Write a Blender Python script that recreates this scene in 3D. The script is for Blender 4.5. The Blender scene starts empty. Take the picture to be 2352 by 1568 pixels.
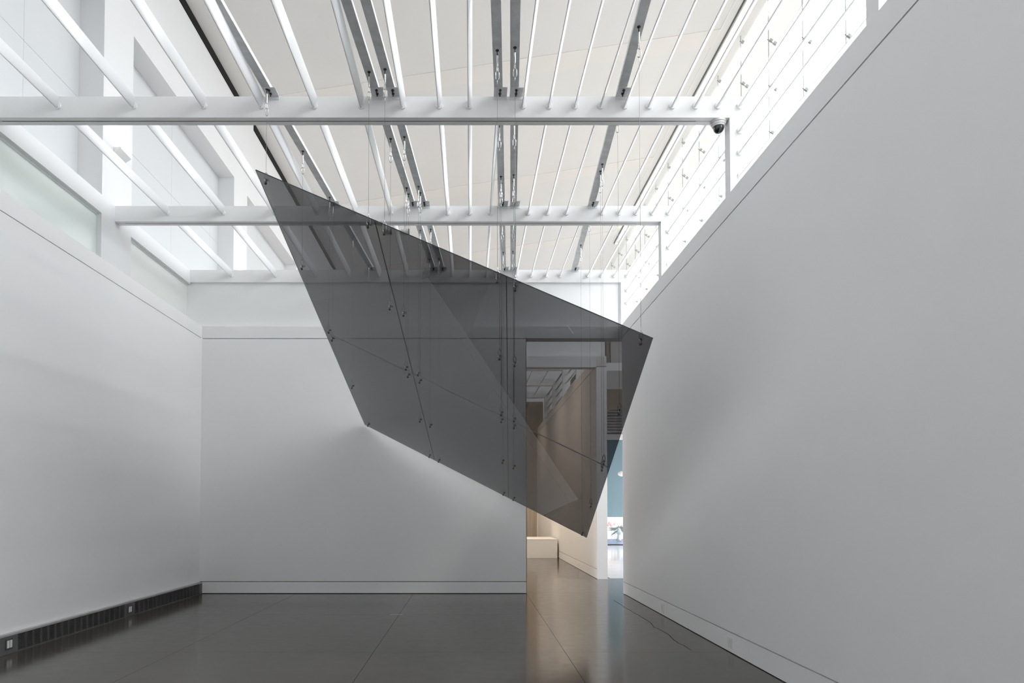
import bpy, math, random
from mathutils import Vector

# ------------------------------------------------------------------ camera, light, exposure
scene = bpy.context.scene
COL = scene.collection
EYE = 1.57                       # camera height above the floor (metres)
F_PX, CX, CY, PITCH = 1568.0, 1081.0, 1125.18, 0.0284

cam_d = bpy.data.cameras.new('camera')
cam = bpy.data.objects.new('camera', cam_d)
COL.objects.link(cam)
cam.location = (0, 0, EYE)
cam.rotation_euler = (math.pi / 2 + PITCH, 0, 0)
cam_d.sensor_width = 36.0
cam_d.lens = F_PX / 2352 * 36.0
cam_d.shift_x = (1176 - CX) / 2352
cam_d.shift_y = (CY - 784) / 2352
cam_d.clip_start = 0.05
cam_d.clip_end = 200
scene.camera = cam

world = bpy.data.worlds.new('sky')
scene.world = world
world.use_nodes = True
bg = world.node_tree.nodes['Background']
bg.inputs['Strength'].default_value = 3.4
wn = world.node_tree.nodes
wl = world.node_tree.links
w_tc = wn.new('ShaderNodeTexCoord')
w_sep = wn.new('ShaderNodeSeparateXYZ')
w_ramp = wn.new('ShaderNodeValToRGB')          # overcast: the zenith three times the horizon, dull ground below
w_map = wn.new('ShaderNodeMapRange')
w_map.inputs['From Min'].default_value = -1
w_map.inputs['From Max'].default_value = 1
wl.new(w_tc.outputs['Generated'], w_sep.inputs['Vector'])
wl.new(w_sep.outputs['Z'], w_map.inputs['Value'])
wl.new(w_map.outputs['Result'], w_ramp.inputs['Fac'])
wl.new(w_ramp.outputs['Color'], bg.inputs['Color'])
er = w_ramp.color_ramp.elements
er[0].position, er[0].color = 0.0, (0.10, 0.095, 0.09, 1)
er[1].position, er[1].color = 1.0, (0.945, 0.955, 1.0, 1)
e_ = er.new(0.495); e_.color = (0.10, 0.095, 0.09, 1)
e_ = er.new(0.505); e_.color = (0.31, 0.32, 0.34, 1)

sun_d = bpy.data.lights.new('hazy_sun', 'SUN')
sun_d.energy = 0.35
sun_d.angle = math.radians(4)
sun_d.color = (1.0, 0.96, 0.9)
sun = bpy.data.objects.new('hazy_sun', sun_d)
COL.objects.link(sun)
SUN_DIR = Vector((-1.0, 0.35, -1.45)).normalized()
sun.rotation_euler = SUN_DIR.to_track_quat('-Z', 'Y').to_euler()

scene.view_settings.view_transform = 'Standard'
scene.view_settings.look = 'None'
scene.view_settings.gamma = 1.0
scene.view_settings.use_curve_mapping = False
scene.view_settings.exposure = 1.5
cyc = scene.cycles
cyc.use_denoising = True
cyc.max_bounces = 14
cyc.diffuse_bounces = 10
cyc.glossy_bounces = 6
cyc.transmission_bounces = 8
cyc.transparent_max_bounces = 24
cyc.sample_clamp_indirect = 8.0
cyc.blur_glossy = 0.3


def area(name, loc, direction, sx, sy, energy, color=(1, 1, 1), portal=False):
    d = bpy.data.lights.new(name, 'AREA')
    d.shape = 'RECTANGLE'
    d.size, d.size_y = sx, sy
    d.energy = energy
    d.color = color
    o = bpy.data.objects.new(name, d)
    COL.objects.link(o)
    o.location = loc
    o.rotation_euler = Vector(direction).to_track_quat('-Z', 'Y').to_euler()
    if portal:
        d.cycles.is_portal = True
    return o


# ------------------------------------------------------------------ materials (all procedural)
def new_mat(name):
    m = bpy.data.materials.new(name)
    m.use_nodes = True
    nt = m.node_tree
    return m, nt, nt.nodes['Principled BSDF']


def paint(name, col, rough=0.55, var=0.03, scale=1.5, bump=0.0, spec=0.35, metallic=0.0):
    m, nt, b = new_mat(name)
    tc = nt.nodes.new('ShaderNodeTexCoord')
    no = nt.nodes.new('ShaderNodeTexNoise')
    no.inputs['Scale'].default_value = scale
    no.inputs['Detail'].default_value = 4
    nt.links.new(tc.outputs['Object'], no.inputs['Vector'])
    ra = nt.nodes.new('ShaderNodeValToRGB')
    ra.color_ramp.elements[0].position = 0.3
    ra.color_ramp.elements[1].position = 0.7
    ra.color_ramp.elements[0].color = tuple(c * (1 - var) for c in col) + (1,)
    ra.color_ramp.elements[1].color = tuple(min(1, c * (1 + var)) for c in col) + (1,)
    nt.links.new(no.outputs['Fac'], ra.inputs['Fac'])
    nt.links.new(ra.outputs['Color'], b.inputs['Base Color'])
    b.inputs['Roughness'].default_value = rough
    b.inputs['Specular IOR Level'].default_value = spec
    b.inputs['Metallic'].default_value = metallic
    if bump:
        n2 = nt.nodes.new('ShaderNodeTexNoise')
        n2.inputs['Scale'].default_value = 90
        nt.links.new(tc.outputs['Object'], n2.inputs['Vector'])
        bp = nt.nodes.new('ShaderNodeBump')
        bp.inputs['Strength'].default_value = bump
        bp.inputs['Distance'].default_value = 0.003
        nt.links.new(n2.outputs['Fac'], bp.inputs['Height'])
        nt.links.new(bp.outputs['Normal'], b.inputs['Normal'])
    return m


def emit(name, col, strength):
    m, nt, b = new_mat(name)
    b.inputs['Base Color'].default_value = (*col, 1)
    b.inputs['Emission Color'].default_value = (*col, 1)
    b.inputs['Emission Strength'].default_value = strength
    return m


def thin_glass(name, tint, ior=1.5, rough=0.0, wave=0.0):
    """one face of a sheet: a clear or tinted pass-through plus its Fresnel mirror"""
    m, nt, b = new_mat(name)
    nt.nodes.remove(b)
    out = nt.nodes['Material Output']
    tr = nt.nodes.new('ShaderNodeBsdfTransparent')
    tr.inputs['Color'].default_value = (*tint, 1)
    gl = nt.nodes.new('ShaderNodeBsdfGlossy')
    gl.inputs['Roughness'].default_value = rough
    gl.inputs['Color'].default_value = (1, 1, 1, 1)
    # Schlick's curve, the same from either side of the face
    f0 = ((ior - 1) / (ior + 1)) ** 2
    lw = nt.nodes.new('ShaderNodeLayerWeight')
    lw.inputs['Blend'].default_value = 0.5
    pw_ = nt.nodes.new('ShaderNodeMath')
    pw_.operation = 'POWER'
    pw_.inputs[1].default_value = 5
    fr = nt.nodes.new('ShaderNodeMapRange')
    fr.inputs['To Min'].default_value = f0
    fr.inputs['To Max'].default_value = 1
    nt.links.new(lw.outputs['Facing'], pw_.inputs[0])
    nt.links.new(pw_.outputs[0], fr.inputs['Value'])
    mx = nt.nodes.new('ShaderNodeMixShader')
    nt.links.new(fr.outputs['Result'], mx.inputs['Fac'])
    nt.links.new(tr.outputs['BSDF'], mx.inputs[1])
    nt.links.new(gl.outputs['BSDF'], mx.inputs[2])
    nt.links.new(mx.outputs['Shader'], out.inputs['Surface'])
    if wave:
        tc = nt.nodes.new('ShaderNodeTexCoord')
        no = nt.nodes.new('ShaderNodeTexNoise')
        no.inputs['Scale'].default_value = 1.1
        no.inputs['Detail'].default_value = 1
        bp = nt.nodes.new('ShaderNodeBump')
        bp.inputs['Strength'].default_value = wave
        bp.inputs['Distance'].default_value = 0.02
        nt.links.new(tc.outputs['Object'], no.inputs['Vector'])
        nt.links.new(no.outputs['Fac'], bp.inputs['Height'])
        nt.links.new(bp.outputs['Normal'], gl.inputs['Normal'])
    return m


def concrete():
    m, nt, b = new_mat('polished_concrete')
    tc = nt.nodes.new('ShaderNodeTexCoord')
    n1 = nt.nodes.new('ShaderNodeTexNoise')
    n1.inputs['Scale'].default_value = 0.55
    n1.inputs['Detail'].default_value = 7
    n1.inputs['Roughness'].default_value = 0.6
    ra = nt.nodes.new('ShaderNodeValToRGB')
    ra.color_ramp.elements[0].position = 0.3
    ra.color_ramp.elements[1].position = 0.72
    ra.color_ramp.elements[0].color = (0.058, 0.051, 0.044, 1)
    ra.color_ramp.elements[1].color = (0.091, 0.080, 0.069, 1)
    n2 = nt.nodes.new('ShaderNodeTexNoise')
    n2.inputs['Scale'].default_value = 7
    n2.inputs['Detail'].default_value = 6
    mr = nt.nodes.new('ShaderNodeMapRange')
    mr.inputs['To Min'].default_value = 0.09
    mr.inputs['To Max'].default_value = 0.21
    n3 = nt.nodes.new('ShaderNodeTexNoise')
    n3.inputs['Scale'].default_value = 2.2
    n3.inputs['Detail'].default_value = 3
    bp = nt.nodes.new('ShaderNodeBump')
    bp.inputs['Strength'].default_value = 0.05
    bp.inputs['Distance'].default_value = 0.01
    for n in (n1, n2, n3):
        nt.links.new(tc.outputs['Object'], n.inputs['Vector'])
    nt.links.new(n1.outputs['Fac'], ra.inputs['Fac'])
    nt.links.new(ra.outputs['Color'], b.inputs['Base Color'])
    nt.links.new(n2.outputs['Fac'], mr.inputs['Value'])
    nt.links.new(mr.outputs['Result'], b.inputs['Roughness'])
    nt.links.new(n3.outputs['Fac'], bp.inputs['Height'])
    nt.links.new(bp.outputs['Normal'], b.inputs['Normal'])
    b.inputs['Specular IOR Level'].default_value = 0.28
    return m


def grain(name, c0, c1):
    m, nt, b = new_mat(name)
    tc = nt.nodes.new('ShaderNodeTexCoord')
    mp = nt.nodes.new('ShaderNodeMapping')
    mp.inputs['Scale'].default_value = (9, 9, 0.25)
    no = nt.nodes.new('ShaderNodeTexNoise')
    no.inputs['Scale'].default_value = 2
    no.inputs['Detail'].default_value = 5
    ra = nt.nodes.new('ShaderNodeValToRGB')
    ra.color_ramp.elements[0].position = 0.35
    ra.color_ramp.elements[1].position = 0.65
    ra.color_ramp.elements[0].color = (*c0, 1)
    ra.color_ramp.elements[1].color = (*c1, 1)
    nt.links.new(tc.outputs['Object'], mp.inputs['Vector'])
    nt.links.new(mp.outputs['Vector'], no.inputs['Vector'])
    nt.links.new(no.outputs['Fac'], ra.inputs['Fac'])
    nt.links.new(ra.outputs['Color'], b.inputs['Base Color'])
    b.inputs['Roughness'].default_value = 0.6
    return m


M = {
    'wall': paint('white_wall_paint', (0.88, 0.88, 0.88), 0.6, 0.012, 0.7, 0.05, 0.25),
    'upper': paint('white_upper_paint', (0.87, 0.875, 0.875), 0.6, 0.01, 0.7, 0, 0.25),
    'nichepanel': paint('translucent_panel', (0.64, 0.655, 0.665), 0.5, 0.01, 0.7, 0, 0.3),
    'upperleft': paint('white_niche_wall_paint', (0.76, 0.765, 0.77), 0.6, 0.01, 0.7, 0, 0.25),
    'ceil': paint('ceiling_paint', (0.735, 0.73, 0.722), 0.75, 0.012, 0.6, 0, 0.2),
    'band': paint('ceiling_band_paint', (0.76, 0.74, 0.718), 0.75, 0.012, 0.6, 0, 0.2),
    'beam': paint('beam_enamel', (0.86, 0.86, 0.86), 0.45, 0.02, 2.5, 0, 0.4),
    'track': paint('track_grey', (0.45, 0.45, 0.44), 0.5, 0.05, 4),
    'blade': paint('louvre_enamel', (0.88, 0.885, 0.89), 0.32, 0.01, 2, 0, 0.5),
    'floor': concrete(),
    'floorglare': paint('glare_lightened_floor', (0.55, 0.54, 0.53), 0.12, 0.05, 1.2, 0, 0.5),  # floor colour lightened to stand in for daylight glare in the side room
    'dark': paint('dark_gap', (0.012, 0.012, 0.012), 0.8, 0.1, 5, 0, 0.1),
    'black': paint('black_slot', (0.006, 0.006, 0.006), 0.6, 0.1, 5, 0, 0.15),
    'groove': paint('shadow_joint', (0.10, 0.10, 0.10), 0.9, 0.1, 5, 0, 0.1),
    'zinc': paint('galvanised_steel', (0.70, 0.715, 0.72), 0.5, 0.12, 9, 0.1, 0.4, 0.1),
    'zincplate': paint('zinc_plate', (0.78, 0.79, 0.80), 0.4, 0.08, 14, 0, 0.5, 0.1),
    'steel': paint('bright_steel', (0.72, 0.72, 0.71), 0.2, 0.05, 20, 0, 0.5, 1.0),
    'cable': paint('steel_cable', (0.30, 0.30, 0.30), 0.4, 0.1, 30, 0, 0.5, 0.8),
    'bolt': paint('dark_bolt', (0.05, 0.05, 0.05), 0.35, 0.1, 20, 0, 0.5, 0.4),
    'tint': thin_glass('smoke_acrylic', (0.395, 0.395, 0.403), 1.49, 0.0, 0.03),
    'tintedge': paint('smoke_acrylic_edge', (0.02, 0.024, 0.024), 0.15, 0.1, 6, 0, 0.6),
    'glass': thin_glass('clear_glazing', (0.985, 0.995, 0.99), 1.35),
    'frost': paint('frosted_glass', (0.70, 0.765, 0.735), 0.22, 0.03, 0.8, 0, 0.5),
    'frostpale': paint('frosted_glass_pale', (0.76, 0.785, 0.76), 0.22, 0.03, 0.8, 0, 0.5),
    'clip': paint('clip_metal', (0.16, 0.175, 0.17), 0.4, 0.1, 12, 0, 0.5, 0.6),
    'grille': paint('grille_bronze', (0.085, 0.085, 0.083), 0.4, 0.12, 9, 0, 0.5, 0.4),
    'plate': paint('grille_plate', (0.14, 0.14, 0.138), 0.4, 0.1, 9, 0, 0.5, 0.4),
    'rail': paint('grille_rail', (0.50, 0.50, 0.49), 0.4, 0.08, 9, 0, 0.5, 0.4),
    'socket': paint('socket_white', (0.78, 0.78, 0.76), 0.4, 0.03, 9),
    'dome': paint('dome_housing', (0.70, 0.70, 0.69), 0.4, 0.03, 9),
    'domeglass': paint('dome_bubble', (0.012, 0.014, 0.018), 0.06, 0.1, 9, 0, 0.8),
    'roofing': paint('grey_roofing', (0.45, 0.45, 0.44), 0.8, 0.05, 2),
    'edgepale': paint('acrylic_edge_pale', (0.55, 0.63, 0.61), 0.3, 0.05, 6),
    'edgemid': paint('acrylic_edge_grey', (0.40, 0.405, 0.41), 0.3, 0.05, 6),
    'eave': paint('white_eave', (0.95, 0.96, 0.955), 0.7, 0.005, 1),
    'joint': paint('glazing_joint', (0.25, 0.275, 0.26), 0.6, 0.05, 6),
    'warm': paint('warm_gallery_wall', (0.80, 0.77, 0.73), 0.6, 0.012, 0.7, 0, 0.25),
    'tan': grain('tan_timber', (0.36, 0.30, 0.235), (0.47, 0.405, 0.33)),
    'blue': paint('pale_blue_wall', (0.165, 0.25, 0.285), 0.6, 0.03, 0.8),
    'brown': paint('taupe_wall', (0.42, 0.36, 0.28), 0.7, 0.03, 0.8),
    'blind': paint('blind_fabric', (0.62, 0.60, 0.60), 0.7, 0.04, 3),
    'printwhite': paint('print_white', (0.80, 0.80, 0.82), 0.5, 0.05, 3),
    'printgrey': paint('print_grey', (0.60, 0.60, 0.64), 0.5, 0.08, 3),
    'printblue': paint('print_blue_grey', (0.26, 0.31, 0.40), 0.5, 0.15, 4),
    'printleaf': paint('print_leaf', (0.14, 0.19, 0.17), 0.5, 0.2, 6),
    'printpink': paint('print_pink', (0.82, 0.47, 0.46), 0.5, 0.1, 6),
    'printvase': paint('print_vase', (0.42, 0.50, 0.56), 0.5, 0.2, 6),
    'lamp': emit('lit_lamp', (1.0, 0.86, 0.66), 6.0),
    'white': paint('satin_white', (0.82, 0.82, 0.81), 0.45, 0.02, 4),
    'chalk': paint('chalk_tape', (0.62, 0.62, 0.60), 0.6, 0.1, 9),
    'crack': paint('crack_line', (0.055, 0.052, 0.048), 0.8, 0.2, 9, 0, 0.1),
}


# ------------------------------------------------------------------ mesh helpers
class MB:
    def __init__(self):
        self.v, self.f, self.s = [], [], []

    def add(self, vs, fs, smooth=False):
        n = len(self.v)
        self.v += [tuple(p) for p in vs]
        for f in fs:
            self.f.append([i + n for i in f])
            self.s.append(smooth)
        return self

    def box(self, x0, x1, y0, y1, z0, z1):
        vs = [(x, y, z) for z in (z0, z1) for y in (y0, y1) for x in (x0, x1)]
        return self.add(vs, [(0, 2, 3, 1), (4, 5, 7, 6), (0, 1, 5, 4), (2, 6, 7, 3), (0, 4, 6, 2), (1, 3, 7, 5)])

    def prism(self, ring0, ring1, smooth=False, caps=True):
        n = len(ring0)
        fs = [(i, (i + 1) % n, n + (i + 1) % n, n + i) for i in range(n)]
        self.add(list(ring0) + list(ring1), fs, smooth)
        if caps:
            k = len(self.v) - 2 * n
            self.f.append([k + i for i in reversed(range(n))]); self.s.append(False)
            self.f.append([k + n + i for i in range(n)]); self.s.append(False)
        return self

    def ring(self, c, axis, r, n):
        a = Vector(axis).normalized()
        u = a.orthogonal().normalized()
        w = a.cross(u)
        c = Vector(c)
        return [c + u * (r * math.cos(2 * math.pi * i / n)) + w * (r * math.sin(2 * math.pi * i / n)) for i in range(n)]

    def tube(self, p0, p1, r, n=8, r1=None):
        ax = Vector(p1) - Vector(p0)
        return self.prism(self.ring(p0, ax, r, n), self.ring(p1, ax, r if r1 is None else r1, n), True)

    def lathe(self, c, axis, prof, n=20):
        """prof: (distance along axis, radius)"""
        a = Vector(axis).normalized()
        c = Vector(c)
        rings = [self.ring(c + a * t, a, max(r, 1e-4), n) for t, r in prof]
        for k in range(len(rings) - 1):
            self.prism(rings[k], rings[k + 1], True, False)
        k = len(self.v)
        self.v += [tuple(p) for p in rings[0]] + [tuple(p) for p in rings[-1]]
        self.f.append([k + i for i in reversed(range(n))]); self.s.append(False)
        self.f.append([k + n + i for i in range(n)]); self.s.append(False)
        return self

    def loop(self, pts, r, n=6):
        """closed round wire through pts"""
        pts = [Vector(p) for p in pts]
        m = len(pts)
        nrm = (pts[1] - pts[0]).cross(pts[2] - pts[1])
        nrm = nrm.normalized() if nrm.length > 1e-9 else Vector((0, 1, 0))
        vs = []
        for i in range(m):
            t = (pts[(i + 1) % m] - pts[i - 1]).normalized()
            u = t.cross(nrm).normalized()
            for k in range(n):
                a = 2 * math.pi * k / n
                vs.append(pts[i] + u * (r * math.cos(a)) + nrm * (r * math.sin(a)))
        fs = [(i * n + k, i * n + (k + 1) % n, ((i + 1) % m) * n + (k + 1) % n, ((i + 1) % m) * n + k)
              for i in range(m) for k in range(n)]
        return self.add(vs, fs, True)

    def mesh(self, name, origin=(0, 0, 0)):
        ox, oy, oz = origin
        me = bpy.data.meshes.new(name)
        me.from_pydata([(x - ox, y - oy, z - oz) for x, y, z in self.v], [], self.f)
        me.polygons.foreach_set('use_smooth', self.s)
        me.update()
        import bmesh
        bm = bmesh.new()
        bm.from_mesh(me)
        bmesh.ops.recalc_face_normals(bm, faces=bm.faces)
        bm.to_mesh(me)
        bm.free()
        return me


def tag(o, label=None, cat=None, group=None, kind=None):
    if label: o['label'] = label
    if cat: o['category'] = cat
    if group: o['group'] = group
    if kind: o['kind'] = kind
    return o


def link(name, data, mat, parent=None):
    if data is not None and mat is not None and not data.materials:
        data.materials.append(M[mat])
    o = bpy.data.objects.new(name, data)
    COL.objects.link(o)
    if parent is not None:
        o.parent = parent
    return o


def wloc(o):
    p = Vector((0, 0, 0))
    while o is not None:
        p += o.location
        o = o.parent
    return p


def part(name, mb, mat, parent, label=None, kind=None):
    """a mesh given in world metres, hung under its parent"""
    o = link(name, mb.mesh(name, wloc(parent)), mat, parent)
    return tag(o, label, None, None, kind)


def top(name, mb, mat, label, cat, group=None, kind=None, origin=(0, 0, 0)):
    o = link(name, mb.mesh(name, origin), mat)
    o.location = origin
    return tag(o, label, cat, group, kind)


def root(name, loc, label, cat, group=None, kind=None):
    o = link(name, None, None)
    o.location = loc
    o.empty_display_size = 0.1
    return tag(o, label, cat, group, kind)


def copy_under(src, parent, loc=None):
    c = src.copy()
    COL.objects.link(c)
    c.parent = parent
    if loc is not None:
        c.location = loc
    return c


ORD = ['first', 'second', 'third', 'fourth', 'fifth', 'sixth', 'seventh', 'eighth', 'ninth', 'tenth', 'eleventh',
       'twelfth', 'thirteenth', 'fourteenth', 'fifteenth', 'sixteenth', 'seventeenth', 'eighteenth', 'nineteenth',
       'twentieth', 'twenty-first', 'twenty-second', 'twenty-third', 'twenty-fourth']

# ------------------------------------------------------------------ key measures (metres)
XL, XR = -5.071, 2.852            # faces of the long walls
XR2 = 3.087                       # back of the right partition
YB = 12.80                        # face of the end wall
YW2 = 15.42                       # face of the second cross wall
YN = -4.0                         # wall behind the camera
ZS = EYE + 3.225                  # shadow joint
ZB = EYE + 3.455                  # top of the wall band
ZBR = EYE + 3.485
BZ0, BZ1 = EYE + 4.336, EYE + 4.573   # portal beam, underside and top
BX0, BXI, BXO = -5.361, 2.868, 3.103  # portal beam: left end, inner corner, outer corner
BT = 0.152                        # beam thickness
BY = [4.70, 7.438, 10.166, 12.918, 15.66, 18.40, 21.14, 23.80, 26.40]
XW = -5.361                       # upper left wall
XG = 6.45                         # clerestory glazing
YE = 34.0                         # end of the upper hall
YG = 29.0                         # end of the second gallery
XOP = 1.041                       # left edge of the openings


def ceil_z(x):
    return EYE + 10.37 + 0.153 * x


# ------------------------------------------------------------------ floor: sawn concrete slabs
fl = MB().box(-5.9, 9.3, YN, 30.6, -0.06, -0.012)
floor = top('floor', fl, 'crack', 'grey polished concrete floor with sawn joints', 'floor', kind='structure')
xs = [-5.5, -3.25, -1.07, 1.04, 3.20, 5.35, 7.5, 9.2]
ys = [YN, -0.5, 2.15, 4.86, 7.57, 10.25, 12.95, 15.65, 18.35, 21.05, 23.75, 26.45, 30.5]
g = 0.0018
for i in range(len(xs) - 1):
    for j in range(len(ys) - 1):
        part('slab', MB().box(xs[i] + g, xs[i + 1] - g, ys[j] + g, ys[j + 1] - g, -0.03, 0.0), 'floorglare' if xs[i] > 3 and ys[j] > 15 else 'floor', floor)  # side room slabs carry the daylight glare in their colour
pts = [(2.48, 11.9), (2.48, 11.05), (2.49, 10.23), (2.50, 9.56), (2.45, 9.19), (2.48, 8.98), (2.48, 8.58), (2.44, 8.22),
       (2.46, 7.94), (2.47, 7.62)]
ck = MB()
rnd = random.Random(3)
fine = []
for (x0, y0), (x1, y1) in zip(pts, pts[1:]):
    for k in range(5):
        t = k / 5
        fine.append((x0 + (x1 - x0) * t + rnd.uniform(-0.008, 0.008), y0 + (y1 - y0) * t))
for (x0, y0), (x1, y1) in zip(fine, fine[1:]):
    w = 0.0045
    ck.add([(x0 - w, y0, 0.0008), (x0 + w, y0, 0.0008), (x1 + w, y1, 0.0008), (x1 - w, y1, 0.0008)], [(0, 1, 2, 3)])
part('crack', ck, 'crack', floor, 'thin ragged crack running along the right wall')

# ------------------------------------------------------------------ ceiling (slopes up to the right)
cl = MB()
x0, x1 = -6.3, 7.6
cl.add([(x0, YN, ceil_z(x0)), (x1, YN, ceil_z(x1)), (x1, YE + .3, ceil_z(x1)), (x0, YE + .3, ceil_z(x0)),
        (x0, YN, ceil_z(x0) + .3), (x1, YN, ceil_z(x1) + .3), (x1, YE + .3, ceil_z(x1) + .3), (x0, YE + .3, ceil_z(x0) + .3)],
       [(0, 1, 2, 3), (4, 7, 6, 5), (0, 4, 5, 1), (1, 5, 6, 2), (2, 6, 7, 3), (3, 7, 4, 0)])
ceiling = top('ceiling', cl, 'ceil', 'pale sloping ceiling high above the louvres', 'ceiling', kind='structure')
part('eave', MB().add([(6.62, YN, ceil_z(6.62) - .004), (7.58, YN, ceil_z(7.58) - .004), (7.58, YE, ceil_z(7.58) - .004), (6.62, YE, ceil_z(6.62) - .004),
                       (6.62, YN, ceil_z(6.62) - .001), (7.58, YN, ceil_z(7.58) - .001), (7.58, YE, ceil_z(7.58) - .001), (6.62, YE, ceil_z(6.62) - .001)],
                      [(0, 1, 2, 3), (4, 7, 6, 5), (0, 4, 5, 1), (1, 5, 6, 2), (2, 6, 7, 3), (3, 7, 4, 0)]), 'eave', ceiling)
for yb in (9.9, 15.7, 21.5, 27.3):
    a, b = -5.2, 5.86
    d = 0.022
    m = MB()
    m.add([(a, yb, ceil_z(a) - .001), (b, yb, ceil_z(b) - .001), (b, yb + .6, ceil_z(b) - .001), (a, yb + .6, ceil_z(a) - .001),
           (a, yb, ceil_z(a) - .012), (b, yb, ceil_z(b) - .012), (b, yb + .6, ceil_z(b) - d), (a, yb + .6, ceil_z(a) - d)],
          [(0, 1, 2, 3), (4, 7, 6, 5), (0, 4, 5, 1), (1, 5, 6, 2), (2, 6, 7, 3), (3, 7, 4, 0)])
    part('ceiling_strip', m, 'band', ceiling)

# ------------------------------------------------------------------ left wall
m = MB().box(XL - .35, XL, YN, YB + .3, 0, ZS - .006)
wall_left = top('wall_left', m, 'wall', 'long white left wall below the shadow joint', 'wall', kind='structure')
part('shadow_joint', MB().box(XL - .35, XL - .03, YN, YB, ZS - .006, ZS + .006), 'groove', wall_left)
part('wall_band', MB().box(XL - .35, XL, YN, YB + .0, ZS + .006, ZB), 'wall', wall_left)
NT = EYE + 7.53                  # top of the deep niches
NB = EYE + 4.575                 # their sill, level with the beam tops
XNB = -5.72                      # niche back
niches = [(-0.4, 4.28), (5.12, 9.80), (10.66, 15.275), (16.18, 20.8), (21.7, 26.3), (27.2, 31.8)]
up = MB()
prev = YN
for a, b in niches:
    up.box(-6.2, XW, prev, a, ZB - .4, NT)       # piers run down to the band
    prev = b
up.box(-6.2, XW, prev, YE, ZB - .4, NT)
up.box(-6.2, XW, YN, YE, NT, ceil_z(XW) - .02)
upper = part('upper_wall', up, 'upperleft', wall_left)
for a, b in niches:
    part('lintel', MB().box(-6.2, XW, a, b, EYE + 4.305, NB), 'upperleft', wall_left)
for a, b in niches:
    cuts = [a] + [c for c in (8.57, 12.88, 14.80, 18.4, 24.0, 29.5, 6.6, 2.0) if a < c < b] + [b]
    cuts.sort()
    for c0, c1 in zip(cuts, cuts[1:]):
        for z0, z1 in ((NB, EYE + 6.0), (EYE + 6.0, NT)):
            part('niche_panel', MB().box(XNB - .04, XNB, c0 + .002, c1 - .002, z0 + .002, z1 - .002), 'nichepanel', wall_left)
    part('niche_backing', MB().box(-6.2, XNB - .04, a, b, NB, NT), 'groove', wall_left)
# black slot along the top of the wall, two runs
for y0, y1 in ((10.6, 16.0), (16.6, 33.5), (YN, 10.2)):
    mb = MB().box(XW - .01, XW + .02, y0, y1, EYE + 9.355, EYE + 9.535)
    part('black_slot', mb, 'black', wall_left, 'black linear slot where the upper wall meets the ceiling')

# frosted windows under the lintels
for n, (a, b) in enumerate([(5.12, 9.80), (10.676, 13.05)]):
    w = root('window_%d' % (n + 1), (XW, (a + b) / 2, ZB), ['frosted greenish window band high on the left wall, nearer one',
                                                          'frosted pale window band high on the left wall beside the end wall'][n],
             'window', kind='structure')
    part('pane', MB().box(XW - .097, XW - .077, a, b, ZB - .4, EYE + 4.305), ['frost', 'frostpale'][n], w)
    fr = MB().box(XW - .11, XW - .06, a, b, EYE + 4.28, EYE + 4.305)
    part('window_frame', fr, 'upper', w)

# ------------------------------------------------------------------ right wall (partition), its opening, second partition
m = MB().box(XR, XR2, YN, YB, .230, ZS + .012)
wall_right = top('wall_right', m, 'wall', 'long grey-white right wall below the clerestory louvres', 'wall', kind='structure')
part('shadow_joint', MB().box(XR + .03, XR2, YN, YB, ZS + .012, ZS + .027), 'groove', wall_right)
part('wall_band', MB().box(XR, XR2, YN, YB, ZS + .027, ZBR), 'wall', wall_right)
part('shadow_joint', MB().box(XR + .03, XR2, YN, YB, .218, .230), 'groove', wall_right)
m = MB().box(XR, XR2, YN, YB, .008, .218)
bbr = top('baseboard_right', m, 'wall', 'flush white baseboard along the right wall', 'baseboard', kind='structure')
part('floor_gap', MB().box(XR + .02, XR2, YN, YB, 0, .008), 'dark', bbr)

m = MB().box(XR, XR2, YW2, YG, .230, ZS + .012)
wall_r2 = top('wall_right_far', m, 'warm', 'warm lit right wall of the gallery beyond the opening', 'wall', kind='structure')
part('shadow_joint', MB().box(XR + .03, XR2 - .03, YW2 + .05, YG, .218, .230), 'groove', wall_r2)
part('shadow_joint', MB().box(XR + .03, XR2 - .03, YW2 + .26, YG, ZS + .012, ZS + .027), 'groove', wall_r2)
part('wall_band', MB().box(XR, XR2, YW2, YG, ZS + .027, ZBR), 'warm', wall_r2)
m = MB().box(XR, XR2, YW2, YG, .008, .218)
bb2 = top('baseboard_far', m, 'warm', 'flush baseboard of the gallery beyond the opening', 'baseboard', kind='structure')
part('floor_gap', MB().box(XR + .02, XR2 - .02, YW2 + .02, YG, 0, .008), 'dark', bb2)

part('end_cap', MB().box(XR, XR2, YW2 - .004, YW2, 0.002, EYE + 3.229), 'upper', wall_r2)

# ------------------------------------------------------------------ end wall with tall opening
m = MB().box(XL, XOP, YB, YB + .28, .230, ZS - .006)
wall_back = top('wall_back', m, 'wall', 'white end wall behind the hanging tinted panels', 'wall', kind='structure')
part('shadow_joint', MB().box(XL, XOP - .004, YB + .03, YB + .28, .218, .230), 'groove', wall_back)
part('shadow_joint', MB().box(XL, XOP, YB + .03, YB + .28, ZS - .006, ZS + .006), 'groove', wall_back)
part('wall_band', MB().box(XL, XR2, YB, YB + .28, ZS + .006, ZB), 'wall', wall_back)
part('upper_wall', MB().box(XW - .3, XR2, YB + .17, YB + .28, ZB - .02, BZ0), 'upper', wall_back)
part('corner_bead', MB().box(XOP - .001, XOP + .010, YB + .004, YB + .28, 0, ZS - .006), 'groove', wall_back)
m = MB().box(XL + .055, XOP, YB, YB + .28, .010, .218)
bbb = top('baseboard_back', m, 'wall', 'flush white baseboard along the end wall', 'baseboard', kind='structure')
part('floor_gap', MB().box(XL, XOP, YB + .02, YB + .28, 0, .010), 'dark', bbb)

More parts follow.
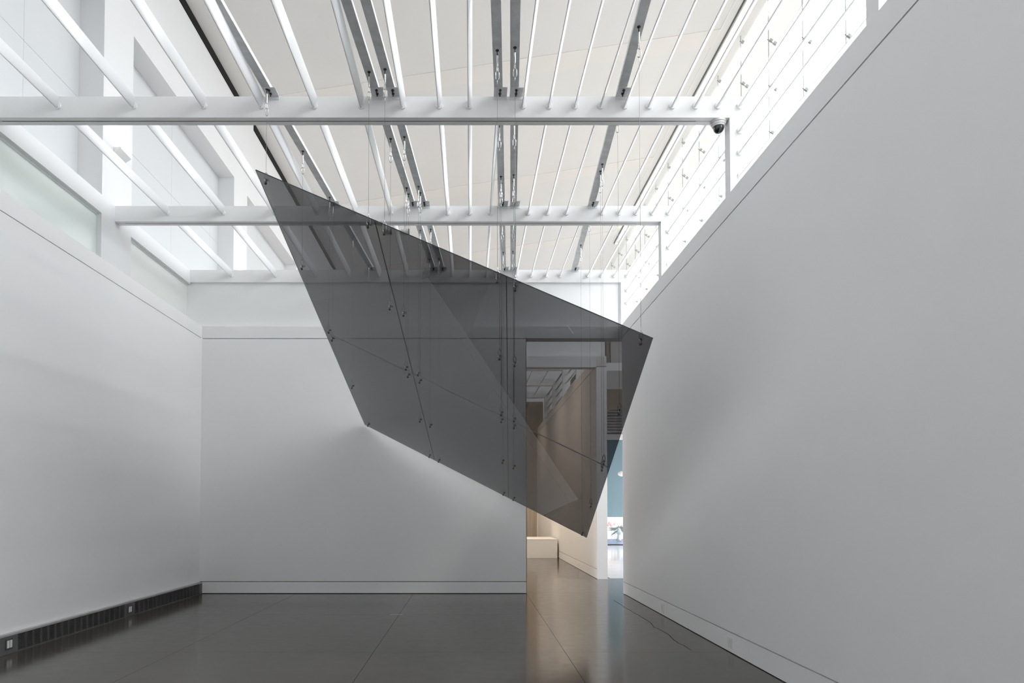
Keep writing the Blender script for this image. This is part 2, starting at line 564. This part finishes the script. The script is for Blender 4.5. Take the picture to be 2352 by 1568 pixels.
# second cross wall: only its head shows through the opening
m = MB().box(-5.36, XR, YW2, YW2 + .25, EYE + 3.229, ZBR)
wall_2 = top('wall_cross', m, 'upper', 'white head of the second opening seen through the first', 'wall', kind='structure')
part('upper_wall', MB().box(-5.36, XR2, YW2 + .2, YW2 + .3, ZBR, BZ0), 'upper', wall_2)
part('side_wall', MB().box(-5.36, XOP - .3, YW2, YW2 + .25, 0, EYE + 3.229), 'upper', wall_2)

# second gallery: end and left wall
m = MB().box(-0.5, XR2, YG, YG + .2, 0, BZ1 + .02)
wall_g = top('wall_gallery_end', m, 'tan', 'tan timber end wall of the far gallery', 'wall', kind='structure')
part('corner_strip', MB().box(XR - .03, XR - .003, YG - .02, YG - .001, 0, 4.6), 'white', wall_g)
top('wall_gallery_side', MB().box(-.7, -.5, YW2 + .25, YG + .2, 0, BZ0), 'warm', 'left wall of the far gallery', 'wall', kind='structure')

# hall shell: near wall, far upper wall, side rooms
top('wall_near', MB().box(-6.2, 9.2, YN - .2, YN, 0, ceil_z(6.9)), 'wall', 'white wall behind the camera', 'wall', kind='structure')
top('wall_far', MB().box(-6.2, 6.9, YE, YE + .2, 5.5, ceil_z(6.9)), 'upper', 'far upper end of the hall', 'wall', kind='structure')
m = MB().box(XR2, XG + .3, YN, 13.0, 4.72, 4.90)
ledge = top('wall_ledge', m, 'roofing', 'grey roof ledge between partition and clerestory', 'ledge', kind='structure')
part('annex_roof', MB().box(XR2, 9.2, YW2, 17.8, 4.72, 4.90), 'upper', ledge)
part('annex_roof', MB().box(XG, 9.2, 12.84, YW2, 4.72, 4.90), 'roofing', ledge)
part('annex_roof', MB().box(XR2, 9.2, 17.8, 21.5, 4.72, 4.90), 'brown', ledge)
part('annex_roof', MB().box(XR2, 4.42, 21.5, 30.6, 4.72, 4.90), 'roofing', ledge)
part('annex_roof', MB().box(4.42, 9.2, 21.5, 30.6, 7.0, 7.15), 'roofing', ledge)
part('annex_riser', MB().box(4.32, 4.42, 21.5, 30.6, 4.90, 7.15), 'roofing', ledge)
part('annex_riser', MB().box(4.42, 9.2, 21.4, 21.5, 4.90, 7.15), 'roofing', ledge)

# annex beyond the side passage: blue wall with the print, taupe head, blinds
m = MB().box(XR2, 9.2, 12.7, 12.84, 0, 4.72)
ann = top('wall_annex', m, 'upper', 'near wall of the side room', 'wall', kind='structure')
part('added_window_sill', MB().box(9.1, 9.25, 12.84, 30.4, 0, .2), 'upper', ann)  # unseen window wall, added and enlarged to bring daylight into the side room
part('added_window_head', MB().box(9.1, 9.25, 12.84, 21.5, 4.5, 4.9), 'upper', ann)
part('added_window_head', MB().box(9.1, 9.25, 21.5, 30.4, 6.5, 7.0), 'upper', ann)
for y in (15.6, 18.6, 21.6, 24.6, 27.6):
    part('added_window_post', MB().box(9.1, 9.25, y - .05, y + .05, .2, 4.5), 'upper', ann)
m = MB().box(XR2, 9.2, 30.25, 30.45, 0, EYE + 3.083)
wall_blue = top('wall_blue', m, 'blue', 'pale blue wall of the side room', 'wall', kind='structure')
part('lintel', MB().box(XR2, 9.2, 30.15, 30.45, EYE + 3.083, EYE + 3.334), 'white', wall_blue)
part('head', MB().box(4.42, 9.2, 30.25, 30.45, EYE + 3.334, 7.0), 'brown', wall_blue)

# ------------------------------------------------------------------ clerestory glazing: panes with clips
win = root('window_3', (XG, 15, 4.9), 'tall white clerestory glazing above the right wall', 'window', kind='structure')
P = 1.50
ycut = [12.06 - 6.45 * .0 - 10 * P - .54 + k * P for k in range(33)]
ycut = [y for y in ycut if y > YN - .2 and y < YE + .2]
zrows = [4.9 + .0] + [EYE + r for r in (4.13, 5.14, 6.15, 7.15, 8.15, 9.16, 10.17, 11.18)]
pane_cache = {}
for j in range(len(ycut) - 1):
    for k in range(len(zrows)):
        z0 = zrows[k]
        z1 = zrows[k + 1] if k + 1 < len(zrows) else ceil_z(XG) - .02
        hgt = round(z1 - z0 - .012, 4)
        if hgt < .05:
            continue
        if hgt not in pane_cache:
            pane_cache[hgt] = MB().box(0, .016, .007, P - .007, 0, hgt).mesh('pane')
        o = link('pane', pane_cache[hgt], 'glass', win)
        o.location = (0, ycut[j] - 15, z0 + .006 - 4.9)
for j in range(len(ycut)):
    part('glazing_joint', MB().box(XG + .001, XG + .015, ycut[j] - .0065, ycut[j] + .0065, 4.9, ceil_z(XG) - .03), 'joint', win)
clip_me = MB()
for k0 in (0.0, .085):
    clip_me.prism([(.02 + k0, -.022, -.01 - k0 * .75), (.075 + k0, -.022, -.05 - k0 * .75), (.105 + k0, -.022, -.005 - k0 * .75), (.05 + k0, -.022, .035 - k0 * .75)],
                  [(.02 + k0, .022, -.01 - k0 * .75), (.075 + k0, .022, -.05 - k0 * .75), (.105 + k0, .022, -.005 - k0 * .75), (.05 + k0, .022, .035 - k0 * .75)])
clip_me.tube((-.01, 0, .015), (.17, 0, -.115), .009, 8)
clip_me = clip_me.mesh('clip')
for j in range(len(ycut)):
    if ycut[j] < 8:
        continue
    for z in zrows[4:]:
        o = link('clip', clip_me, 'clip', win)
        o.location = (-.002, ycut[j] - 15, z - 4.9)
area('portal_clerestory', (XG + .06, (YN + YE) / 2, (4.9 + ceil_z(XG)) / 2), (-1, 0, 0), YE - YN, ceil_z(XG) - 4.9, 1, portal=True).rotation_euler = (math.pi / 2, 0, math.pi / 2)
area('portal_annex', (9.3, 21.6, 3.35), (-1, 0, 0), 17.6, 6.3, 1, portal=True).rotation_euler = (math.pi / 2, 0, math.pi / 2)

# linear light trough under the ceiling edge
tr = root('light_trough', (6.0, 14, ceil_z(6.0)), 'long white recessed light trough along the ceiling edge by the clerestory', 'light fixture')
def sl(mb, xa, xb, ya, yb, d0, d1):
    mb.add([(xa, ya, ceil_z(xa) - d0), (xb, ya, ceil_z(xb) - d0), (xb, yb, ceil_z(xb) - d0), (xa, yb, ceil_z(xa) - d0),
            (xa, ya, ceil_z(xa) - d1), (xb, ya, ceil_z(xb) - d1), (xb, yb, ceil_z(xb) - d1), (xa, yb, ceil_z(xa) - d1)],
           [(0, 1, 2, 3), (4, 7, 6, 5), (0, 4, 5, 1), (1, 5, 6, 2), (2, 6, 7, 3), (3, 7, 4, 0)])
    return mb
mb = MB()
sl(mb, 6.10, 6.13, -3, 28.7, -.001, .07)
sl(mb, 6.33, 6.36, -3, 28.7, -.001, .07)
sl(mb, 6.10, 6.36, 28.67, 28.7, -.001, .07)
part('housing', mb, 'white', tr)
part('slot', sl(MB(), 6.06, 6.10, -3, 28.7, -.001, .012), 'clip', tr)
part('lamp', MB().lathe((6.22, 26.9, ceil_z(6.22) - .1), (0, 0, -1), [(0, .02), (.02, .06), (.08, .075), (.13, .05), (.15, .01)], 12), 'lamp', tr)
tl = area('trough_light', (6.23, 12.8, ceil_z(6.23) - .06), (-.35, 0, -1), .18, 31.4, 95, (1.0, .97, .93))
tl.rotation_euler = (0, math.radians(20), 0)
mb = MB()
sl(mb, 5.86, 5.88, 8, 33, -.001, .012)
part('edge_trim', mb, 'white', tr)

# ------------------------------------------------------------------ portal beams
BEAM_LABEL = {1: 'white portal beam nearest the camera, carrying the security dome',
              2: 'white portal beam in the middle of the room, behind the security dome beam',
              3: 'white portal beam against the end wall',
              0: 'white portal beam overhead in front of the camera'}
def make_beam(k, x0=BX0):
    y0, y1 = BY[k], BY[k] + BT
    lab = BEAM_LABEL.get(k, 'white portal beam of the far gallery, %s from its end wall' % ORD[len(BY) - 1 - k])
    r = root('portal_beam', ((x0 + BXO) / 2, y0, BZ1), lab, 'beam', 'portal beams')
    if k == 3:
        y1 = YB + .17
        mb = MB().box(x0, BXI, y0, y1, BZ0, BZ1)
    else:
        # underside carries a slim channel
        mb = MB().box(x0, BXI, y0, y0 + .066, BZ0, BZ1)
        mb.box(x0, BXI, y0 + .086, y1, BZ0, BZ1)
        mb.box(x0, BXI, y0 + .066, y0 + .086, BZ0 + .03, BZ1)
    part('beam', mb, 'beam', r)
    cb = MB().box(BXI, BXO, y0, y1, ZBR, BZ1)
    part('column', cb, 'beam', r)
    if k != 3:
        part('track', MB().box(x0 + .12, BXI - .35, y0 + .068, y0 + .084, BZ0 + .004, BZ0 + .03), 'groove', r)
        part('corner_gap', MB().box(BXI - .001, BXI + .02, y0 + .05, y1 + .001, ZBR, ZBR + .012), 'dark', r)
    return r
for k in (0, 1, 2, 3):
    make_beam(k)
for k in (5, 6, 7, 8):
    make_beam(k, 0.2)

# ------------------------------------------------------------------ louvre blades
LX = [-4.57, -3.73, -2.955, -2.318, -1.732, -1.210, -0.755, -0.351, -0.019, 0.296, 0.577, 0.866, 1.155, 1.437, 1.705,
      1.973, 2.234, 2.490, 2.738]
SKIP = {1: [0.296], 2: [-0.755, 0.577, 1.705], 3: [-0.755, 0.577, 1.973]}
CZ = [EYE + 4.463, EYE + 4.185, EYE + 3.943, EYE + 3.682]
DISC = MB().lathe((0, 0, 0), (0, -1, 0), [(0, .038), (.018, .038), (.021, .035)], 20).mesh('pivot_disc')
PIN = MB().tube((0.006, -.020, 0), (0.006, -.0225, 0), .0045, 8).mesh('pin')


def blade_mesh(length, chord=.140, thick=.018, lo=-.035):
    prof = []
    n = 16
    for i in range(n):
        a = 2 * math.pi * i / n
        # a slim aerofoil, blunt at the foot
        zz = math.sin(a)
        w = math.cos(a) * (1 - .35 * zz)
        prof.append((w * thick / 2, lo + chord * (zz + 1) / 2))
    return MB().prism([(x, 0, z) for x, z in prof], [(x, -length, z) for x, z in prof], True).mesh('blade')


BAYNAME = {1: 'in the bay nearest the camera', 2: 'in the middle bay', 3: 'in the bay before the end wall'}
TILT = [(-4.6, 9), (-3.73, 12), (-1.73, 18), (0.58, 19), (1.44, 24), (1.97, 31), (2.5, 41), (2.99, 53)]
def tilt_at(x):
    for (xa, ta), (xb, tb) in zip(TILT, TILT[1:]):
        if x <= xb:
            return math.radians(ta + (tb - ta) * max(0, (x - xa)) / (xb - xa))
    return math.radians(TILT[-1][1])


blade_cache = {}
def add_louvre(bay, x, z, tilt, label, group):
    y1 = BY[bay]
    y0 = BY[bay - 1] + BT
    L = round(y1 - y0 - .020, 4)
    if L not in blade_cache:
        blade_cache[L] = blade_mesh(L)
    r = root('louvre', (x, y1, z), label, 'louvre', group)
    b = link('blade', blade_cache[L], 'blade', r)
    b.location = (0, -.018, 0)
    b.rotation_euler = (0, tilt, 0)
    d = link('pivot_disc', DISC, 'blade', r)
    if bay <= 3:
        for zz in (-.022, .022):
            p = link('pin', PIN, 'bolt', d)
            p.location = (zz * math.sin(tilt), 0, zz * math.cos(tilt))
    return r
for bay in (1, 2, 3):
    xs_ = [x for x in LX if x not in SKIP[bay]]
    for i, x in enumerate(xs_):
        tilt = tilt_at(x)
        add_louvre(bay, x, CZ[0], tilt, 'white overhead louvre blade %s, %s from the left wall' % (BAYNAME[bay], ORD[i]),
                   'overhead louvres')
    for i, z in enumerate(CZ):
        add_louvre(bay, 2.981, z, math.radians(56), 'white side louvre before the clerestory %s, %s from top' % (BAYNAME[bay], ORD[i]),
                   'clerestory louvres')
for bay in (5, 6, 7, 8):
    xs_ = [0.866, 1.437, 1.973, 2.490]
    for i, x in enumerate(xs_):
        add_louvre(bay, x, CZ[0], tilt_at(x), 'overhead louvre of the far gallery beyond the opening, %s bay, %s from left' % (ORD[bay - 5], ORD[i]),
                   'far gallery louvres')
    for i, z in enumerate(CZ):
        add_louvre(bay, 2.981, z, math.radians(56), 'side louvre of the far gallery beyond the opening, %s bay, %s from top' % (ORD[bay - 5], ORD[i]),
                   'far gallery louvres')

# ------------------------------------------------------------------ hanging tinted panels
V0 = Vector((-2.311, 7.235, 3.647 + EYE))
V1 = Vector((1.676, 6.232, 1.571 + EYE))
V3 = Vector((-1.963, 12.893, 1.539 + EYE))
E1 = (V1 - V0)
W1 = E1.length
E1.normalize()
E2 = V3 - V0
W2 = E2.length - .135
E2 = (E2 - E1 * E2.dot(E1)).normalized()
NN = E1.cross(E2).normalized()
if NN.z < 0:
    NN = -NN
TH = 0.012
COLN = ['left', 'middle', 'right']
ROWN = ['front', 'rear']
pw, pl = W1 / 3, W2 / 2
gap = .0012
for r_ in range(2):
    for c_ in range(3):
        a0, a1 = c_ * pw + gap * (c_ > 0), (c_ + 1) * pw - gap * (c_ < 2)
        b0, b1 = r_ * pl + gap * (r_ > 0), (r_ + 1) * pl - gap * (r_ < 1)
        org = V0 + E1 * ((a0 + a1) / 2) + E2 * ((b0 + b1) / 2)
        rt = root('tinted_panel', org, '%s %s sheet of the hanging smoke grey acrylic plane' % (ROWN[r_], COLN[c_]),
                  'acrylic panel', 'hanging smoke acrylic sheets')
        q = [V0 + E1 * a + E2 * b for a, b in ((a0, b0), (a1, b0), (a1, b1), (a0, b1))]
        lo = [p - NN * (TH / 2) for p in q]
        hi = [p + NN * (TH / 2) for p in q]
        mb = MB()
        mb.add(lo + hi, [(0, 3, 2, 1), (4, 5, 6, 7)])
        part('sheet', mb, 'tint', rt)
        mb = MB()
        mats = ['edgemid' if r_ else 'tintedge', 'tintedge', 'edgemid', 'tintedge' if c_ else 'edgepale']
        for k, (fc, em) in enumerate(zip([(0, 1, 5, 4), (1, 2, 6, 5), (2, 3, 7, 6), (3, 0, 4, 7)], mats)):
            mb = MB().add(lo + hi, [fc])
            me = MB().add([(lo + hi)[i] for i in fc], [(0, 1, 2, 3)])
            part('sheet_edge', me, em, rt, 'polished edge of the sheet')

# ------------------------------------------------------------------ steel struts carrying the cables
ZC = EYE + 4.576
ho = .10
s_cols = [ho, pw - ho, pw + ho, 2 * pw - ho, 2 * pw + ho, W1 - ho]
t_rows = [ho, pl / 2, pl - ho, pl + ho, pl * 1.5, W2 - ho]
hang = [[V0 + E1 * s + E2 * t for t in t_rows] for s in s_cols]
CHN = ['far left strut', 'left strut of the left pair', 'right strut of the left pair', 'left strut of the middle pair',
       'right strut of the middle pair', 'far right strut']
bolt_me = MB().tube((0, 0, 0), (0, 0, -.012), .016, 6).tube((0, 0, -.012), (0, 0, -.034), .008, 6).mesh('bolt')


def strut_x(c, y):
    a, b = hang[c][0], hang[c][-1]
    return a.x + (b.x - a.x) * (y - a.y) / (b.y - a.y)


for c in range(6):
    for bay in (1, 2, 3):
        ya, yb = BY[bay - 1] + BT + .004, BY[bay] - .006
        xa, xb = strut_x(c, ya), strut_x(c, yb)
        rt = root('strut_channel', (xb, yb, ZC), 'galvanised %s %s' % (CHN[c], BAYNAME[bay]), 'strut', 'galvanised struts above the panels')
        hw, hh = .047, .045
        mb = MB()
        mb.prism([(xa - hw, ya, ZC), (xa + hw, ya, ZC), (xa + hw, ya, ZC + hh), (xa - hw, ya, ZC + hh)],
                 [(xb - hw, yb, ZC), (xb + hw, yb, ZC), (xb + hw, yb, ZC + hh), (xb - hw, yb, ZC + hh)])
        part('channel', mb, 'zinc', rt)
        mb = MB().box(xb - .055, xb + .090, yb - .160, yb, ZC - .005, ZC - .0005)
        mb.box(xb - .055, xb + .090, yb, yb + .005, ZC - .042, ZC - .0005)
        br = part('bracket', mb, 'zincplate', rt)
        for dy in (.055, .115):
            o = link('bolt', bolt_me, 'bolt', br)
            o.location = (.012, -dy, -.005)
        mb = MB().box(xa - .07, xa + .07, ya, ya + .1, ZC - .006, ZC - .0005)
        mb.box(xa - .07, xa + .07, ya - .005, ya, ZC - .050, ZC - .0005)
        part('bracket', mb, 'zincplate', rt)


# ------------------------------------------------------------------ cables with turnbuckles and links
def oval(c, h, w, ax=(1, 0, 0)):
    ax = Vector(ax)
    out = []
    n = 16
    for i in range(n):
        a = 2 * math.pi * i / n
        zz = (h / 2 - w / 2) * (1 if math.sin(a) >= 0 else -1)
        out.append(Vector(c) + ax * (w / 2 * math.cos(a)) + Vector((0, 0, zz + w / 2 * math.sin(a))))
    return out


ROWC = ['first', 'second', 'third', 'fourth', 'fifth', 'sixth']
mbt = MB().tube((0, 0, 0), (0, 0, -.006), .017, 10).tube((0, 0, -.006), (0, 0, -.05), .0055, 8)
EYEB = mbt.mesh('eye_bolt')
TB = MB().lathe((0, 0, -.05), (0, 0, -1), [(0, .005), (.006, .0085), (.11, .0085), (.116, .005)], 8).mesh('turnbuckle')
TL = MB().loop(oval((0, 0, -.19), .05, .022, (.6, .8, 0)), .0035, 6)
QL1 = MB().loop(oval((0, 0, -.255), .082, .034), .0048, 6).tube((0, 0, -.29), (0, 0, -.345), .0045, 6, .002).mesh('quick_link')
TL = TL.mesh('chain_link')
QL2 = MB().loop(oval((0, 0, .038), .085, .036, (.94, .34, 0)), .0048, 6).tube((0, 0, .076), (0, 0, .125), .0045, 6, .002).mesh('quick_link')
HB = MB().tube((.006, 0, .012), (-.004, 0, -.030), .005, 6).lathe((-.004, 0, -.022), (-.1, 0, -1), [(0, .006), (.004, .014), (.018, .015), (.026, .006)], 10)
HB.loop([Vector((0, .010 * math.cos(a), .010 + .012 * math.sin(a))) for a in [2 * math.pi * i / 10 for i in range(10)]], .003, 5)
HB = HB.mesh('panel_bolt')
for c in range(6):
    for r_ in range(6):
        p = hang[c][r_]
        rt = root('cable', (p.x, p.y, p.z), 'thin steel cable on the %s, %s from the front' % (CHN[c], ROWC[r_]), 'cable', 'cables holding the panels')
        dz = ZC - p.z
        part('wire', MB().tube((p.x, p.y, p.z + .12), (p.x, p.y, ZC - .34), .0017, 5), 'cable', rt)
        for me, mat, nm in ((EYEB, 'bolt', 'eye_bolt'), (TB, 'steel', 'turnbuckle'), (TL, 'steel', 'chain_link'), (QL1, 'steel', 'quick_link')):
            o = link(nm, me, mat, rt)
            o.location = (0, 0, dz)
        link('quick_link', QL2, 'steel', rt)
        link('panel_bolt', HB, 'bolt', rt)

# ------------------------------------------------------------------ convector grille along the left wall
XGF = -5.016
top_z = EYE - 1.362
rt = root('convector_grille', (XGF, 10, 0), 'low dark metal convector grille along the foot of the left wall', 'grille')
part('back_box', MB().box(XL + .004, XGF - .020, YN + .1, YB - .002, .003, top_z - .012), 'black', rt)
part('top_rail', MB().box(XL + .001, XGF + .004, YN + .1, YB - .002, top_z - .012, top_z + .010), 'rail', rt)
part('foot_rail', MB().box(XL + .02, XGF - .002, YN + .1, YB - .002, .001, .012), 'plate', rt)
plates = [(4.6, 4.98), (7.20, 7.61), (9.945, 10.245), (12.66, 12.798)]
for a, b in plates:
    part('cover_plate', MB().box(XGF - .018, XGF, a, b, .012, top_z - .012), 'plate', rt)
runs = [(4.98, 7.20), (7.61, 9.945), (10.245, 12.66)]
for a, b in runs:
    mb = MB()
    nrow = 15
    for i in range(nrow):
        z = .018 + (top_z - .036) * i / (nrow - 1)
        mb.box(XGF - .012, XGF - .003, a, b, z - .0022, z + .0022)
    part('grille_bars', mb, 'plate', rt, kind='stuff')
    n = 17
    for i in range(1, n):
        y = a + (b - a) * i / n
        part('grille_upright', MB().box(XGF - .014, XGF - .002, y - .020, y + .020, .012, top_z - .012), 'grille', rt)

def socket(name, loc, axis, label, dark):
    """a twin wall socket plate; axis = +1 faces +X, -1 faces -X"""
    x, y, z = loc
    r = root(name, loc, label, 'socket')
    s = axis
    xa, xb = sorted((x, x + s * .007))
    part('face_plate', MB().box(xa, xb, y - .058, y + .058, z - .058, z + .058), 'grille' if dark else 'white', r)
    for dy in (-.023, .023):
        xa, xb = sorted((x + s * .007, x + s * .011))
        mb = MB().box(xa, xb, y + dy - .017, y + dy + .017, z - .040, z + .040)
        part('insert', mb, 'socket', r)
    return r
socket('wall_socket', (XGF, 7.46, EYE - 1.460), 1, 'twin white socket on the dark grille plate nearest the camera', True)
socket('wall_socket', (XGF, 10.09, EYE - 1.466), 1, 'twin white socket on the dark grille plate near the end wall', True)
socket('wall_socket', (XR, 7.54, .105), -1, 'white socket plate on the right baseboard nearer the camera', False)
socket('wall_socket', (XR, 10.18, .105), -1, 'white socket plate on the right baseboard near the opening', False)
for y, z, n in ((20.74, .11, 'far'), (18.07, .11, 'near')):
    socket('wall_socket', (XR, y, z), -1, 'small socket on the warm gallery baseboard, %s one' % n, False)

# ------------------------------------------------------------------ small fittings
# security dome in the corner of the nearest beam
dx, dy = 2.775, BY[1] + .085
r = root('security_dome', (dx, dy, BZ0), 'white security dome with dark bubble under the corner of the nearest beam', 'camera')
part('base', MB().lathe((dx, dy, BZ0), (0, 0, -1), [(0, .088), (.018, .088), (.024, .078), (.040, .078), (.046, .070), (.060, .066)], 28), 'dome', r)
part('bubble', MB().lathe((dx, dy, BZ0 - .055), (0, 0, -1), [(0, .056), (.02, .056)] + [(.02 + .056 * math.sin(t * math.pi / 16), .056 * math.cos(t * math.pi / 16)) for t in range(1, 8)], 24), 'domeglass', r)

# two track spots behind the middle beam
for x, n in ((-1.29, 'left'), (-1.015, 'right')):
    yy, zz = BY[2] + .30, EYE + 4.30
    r = root('track_spotlight', (x, yy, BZ0), 'small white cylindrical spotlight behind the middle beam, %s one' % n, 'spotlight', 'track spotlights')
    part('head', MB().lathe((x - .065, yy, zz), (1, 0, .02), [(0, .040), (.01, .044), (.115, .044)], 20), 'white', r)
    part('lens_ring', MB().lathe((x + .05, yy, zz + .001), (1, 0, .02), [(0, .047), (.016, .047)], 20), 'clip', r)
    part('stem', MB().tube((x, yy, zz + .04), (x, yy, BZ0 + .10), .010, 8).box(x - .012, x + .012, BY[2] + BT, yy + .01, BZ0 + .09, BZ0 + .11), 'white', r)

# wedge uplights on the piers of the upper left wall
for y, n in ((10.26, 'near the middle beam'), (15.74, 'further back above the end wall')):
    r = root('wall_sconce', (XW, y, EYE + 5.40), 'white wedge wall light glowing upwards on the left pier %s' % n, 'wall light', 'wedge wall lights')
    z0, z1 = EYE + 5.345, EYE + 5.445
    mb = MB()
    w = .16
    mb.add([(XW, y - w, z0), (XW, y + w, z0), (XW, y + w, z1), (XW, y - w, z1), (XW + .11, y - w, z1 - .03), (XW + .11, y + w, z1 - .03),
            (XW + .11, y + w, z1), (XW + .11, y - w, z1)],
           [(0, 1, 5, 4), (4, 5, 6, 7), (0, 4, 7, 3), (1, 2, 6, 5), (0, 3, 2, 1)])
    part('shell', mb, 'white', r)
    part('lamp', MB().box(XW + .025, XW + .08, y - w + .03, y + w - .03, z1 - .02, z1 - .008), 'lamp', r)
    sd = bpy.data.lights.new('sconce_light', 'AREA')
    sd.shape = 'RECTANGLE'
    sd.size, sd.size_y = .06, .26
    sd.energy = 1.2
    sd.color = (1, .86, .68)
    so = bpy.data.objects.new('sconce_light', sd)
    COL.objects.link(so)
    so.location = (XW + .05, y, z1 + .004)
    so.rotation_euler = (math.pi, 0, 0)

# floor marker
top('floor_strip', MB().box(-1.20, -1.01, 10.22, 10.245, 0.0005, .003), 'chalk', 'short pale strip lying on the floor joint before the end wall', 'strip')

# ------------------------------------------------------------------ far gallery furniture
r = root('plinth', (1.9, 23, 0), 'low white plinth standing in the warm far gallery', 'plinth')
part('body', MB().box(.4, 2.80, 22.086, 24.0, 0.002, .600), 'warm', r)
part('lid', MB().box(.395, 2.805, 22.081, 24.0, .600, .612), 'warm', r)

# side room: framed print, blinds, pendant
r = root('floral_print', (6.3, 30.2, 0), 'large still life print of pink flowers in a vase, against the blue wall', 'print')
YP = 30.20
ZT = EYE - .332
part('ground', MB().box(5.2, 7.7, YP, YP + .045, .012, ZT), 'printwhite', r)
part('base_strip', MB().box(5.2, 7.7, YP - .012, YP + .04, .0, .035), 'dark', r)
for x in (5.5, 5.86, 6.20, 6.34, 6.62, 6.9, 7.3):
    part('curtain_fold', MB().box(x, x + .06, YP - .003, YP, .27, ZT), 'printgrey', r)
part('table', MB().box(5.2, 7.7, YP - .006, YP, .036, .27), 'printblue', r)
part('vase', MB().lathe((6.56, YP - .002, .20), (0, 0, 1), [(0, .085), (.06, .10), (.2, .075), (.25, .05), (.31, .10), (.39, .12), (.46, .08), (.52, .06)], 14), 'printvase', r)
rn = random.Random(5)
for i in range(22):
    a = rn.uniform(-2.4, 2.2)
    L = rn.uniform(.18, .42)
    bx, bz = 6.56 + math.sin(a) * .06, .70 + math.cos(a) * .05
    tx, tz = bx + math.sin(a) * L - .06, bz + math.cos(a) * L * .6 - .08
    nx, nz = (tz - bz), -(tx - bx)
    ln = math.hypot(nx, nz) or 1
    wv = .03
    mx_, mz_ = (bx + tx) / 2, (bz + tz) / 2
    yy = YP - .008 - .0005 * i
    mb = MB().prism([(bx, yy, bz), (mx_ + nx / ln * wv, yy, mz_ + nz / ln * wv), (tx, yy, tz), (mx_ - nx / ln * wv, yy, mz_ - nz / ln * wv)],
                    [(bx, yy - .004, bz), (mx_ + nx / ln * wv, yy - .004, mz_ + nz / ln * wv), (tx, yy - .004, tz), (mx_ - nx / ln * wv, yy - .004, mz_ - nz / ln * wv)])
    part('leaf', mb, 'printleaf', r)
for x, z, s in ((6.16, .98, .075), (6.22, .88, .06), (6.36, .93, .05), (6.10, .88, .05), (6.70, .85, .05)):
    mb = MB().lathe((x, YP - .02, z), (0, -1, 0), [(0, s), (.01, s * .95), (.02, s * .5)], 9)
    part('flower', mb, 'printpink', r)

r = root('roman_blind', (6.4, 30.1, EYE + 4.42), 'grey folded fabric blind above the blue wall of the side room', 'blind')
for i in range(8):
    z = EYE + 3.40 + i * .128
    mb = MB()
    sec = [(30.235, z), (30.12, z + .015), (30.10, z + .05), (30.16, z + .11), (30.235, z + .122)]
    mb.prism([(4.5, y, zz) for y, zz in sec], [(9.0, y, zz) for y, zz in sec])
    part('fold', mb, 'blind', r)
r = root('pendant_globe', (5.76, 26, EYE + 1.36), 'white globe pendant in the side room beside the right wall edge', 'pendant')
part('globe', MB().lathe((5.76, 26, EYE + 1.36 + .10), (0, 0, -1), [(.1 - .1 * math.cos(t * math.pi / 10), .15 * math.sin(t * math.pi / 10)) for t in range(0, 11)], 18), 'white', r)
part('cord', MB().tube((5.76, 26, EYE + 1.45), (5.76, 26, 7.0), .004, 6), 'cable', r)

# gallery spots (warm) on the far beams
for k, (x, y, tx, ty, tz, e) in enumerate([(1.0, 18.47, 2.85, 18.0, 0.6, 110), (1.0, 21.21, 2.85, 22.5, 0.6, 110), (1.2, 26.47, 2.2, 28.0, 0.8, 110)]):
    r = root('gallery_spotlight', (x, y, BZ0 - .02), 'warm spotlight hanging in the far gallery, %s from the opening' % ORD[k], 'spotlight', 'far gallery spotlights')
    d = (Vector((tx, ty, tz)) - Vector((x, y, BZ0 - .2))).normalized()
    hc = Vector((x, y, BZ0 - .2))
    part('head', MB().lathe(hc - d * .10, d, [(0, .03), (.01, .05), (.15, .055)], 14), 'white', r)
    part('stem', MB().tube(hc, (x, y, BZ0), .010, 6), 'white', r)
    sd = bpy.data.lights.new('gallery_spot', 'SPOT')
    sd.energy = e
    sd.color = (1, .80, .60)
    sd.spot_size = math.radians(150)
    sd.spot_blend = 1.0
    sd.shadow_soft_size = .06
    so = bpy.data.objects.new('gallery_spot', sd)
    COL.objects.link(so)
    so.location = hc + d * .07
    so.rotation_euler = d.to_track_quat('-Z', 'Y').to_euler()
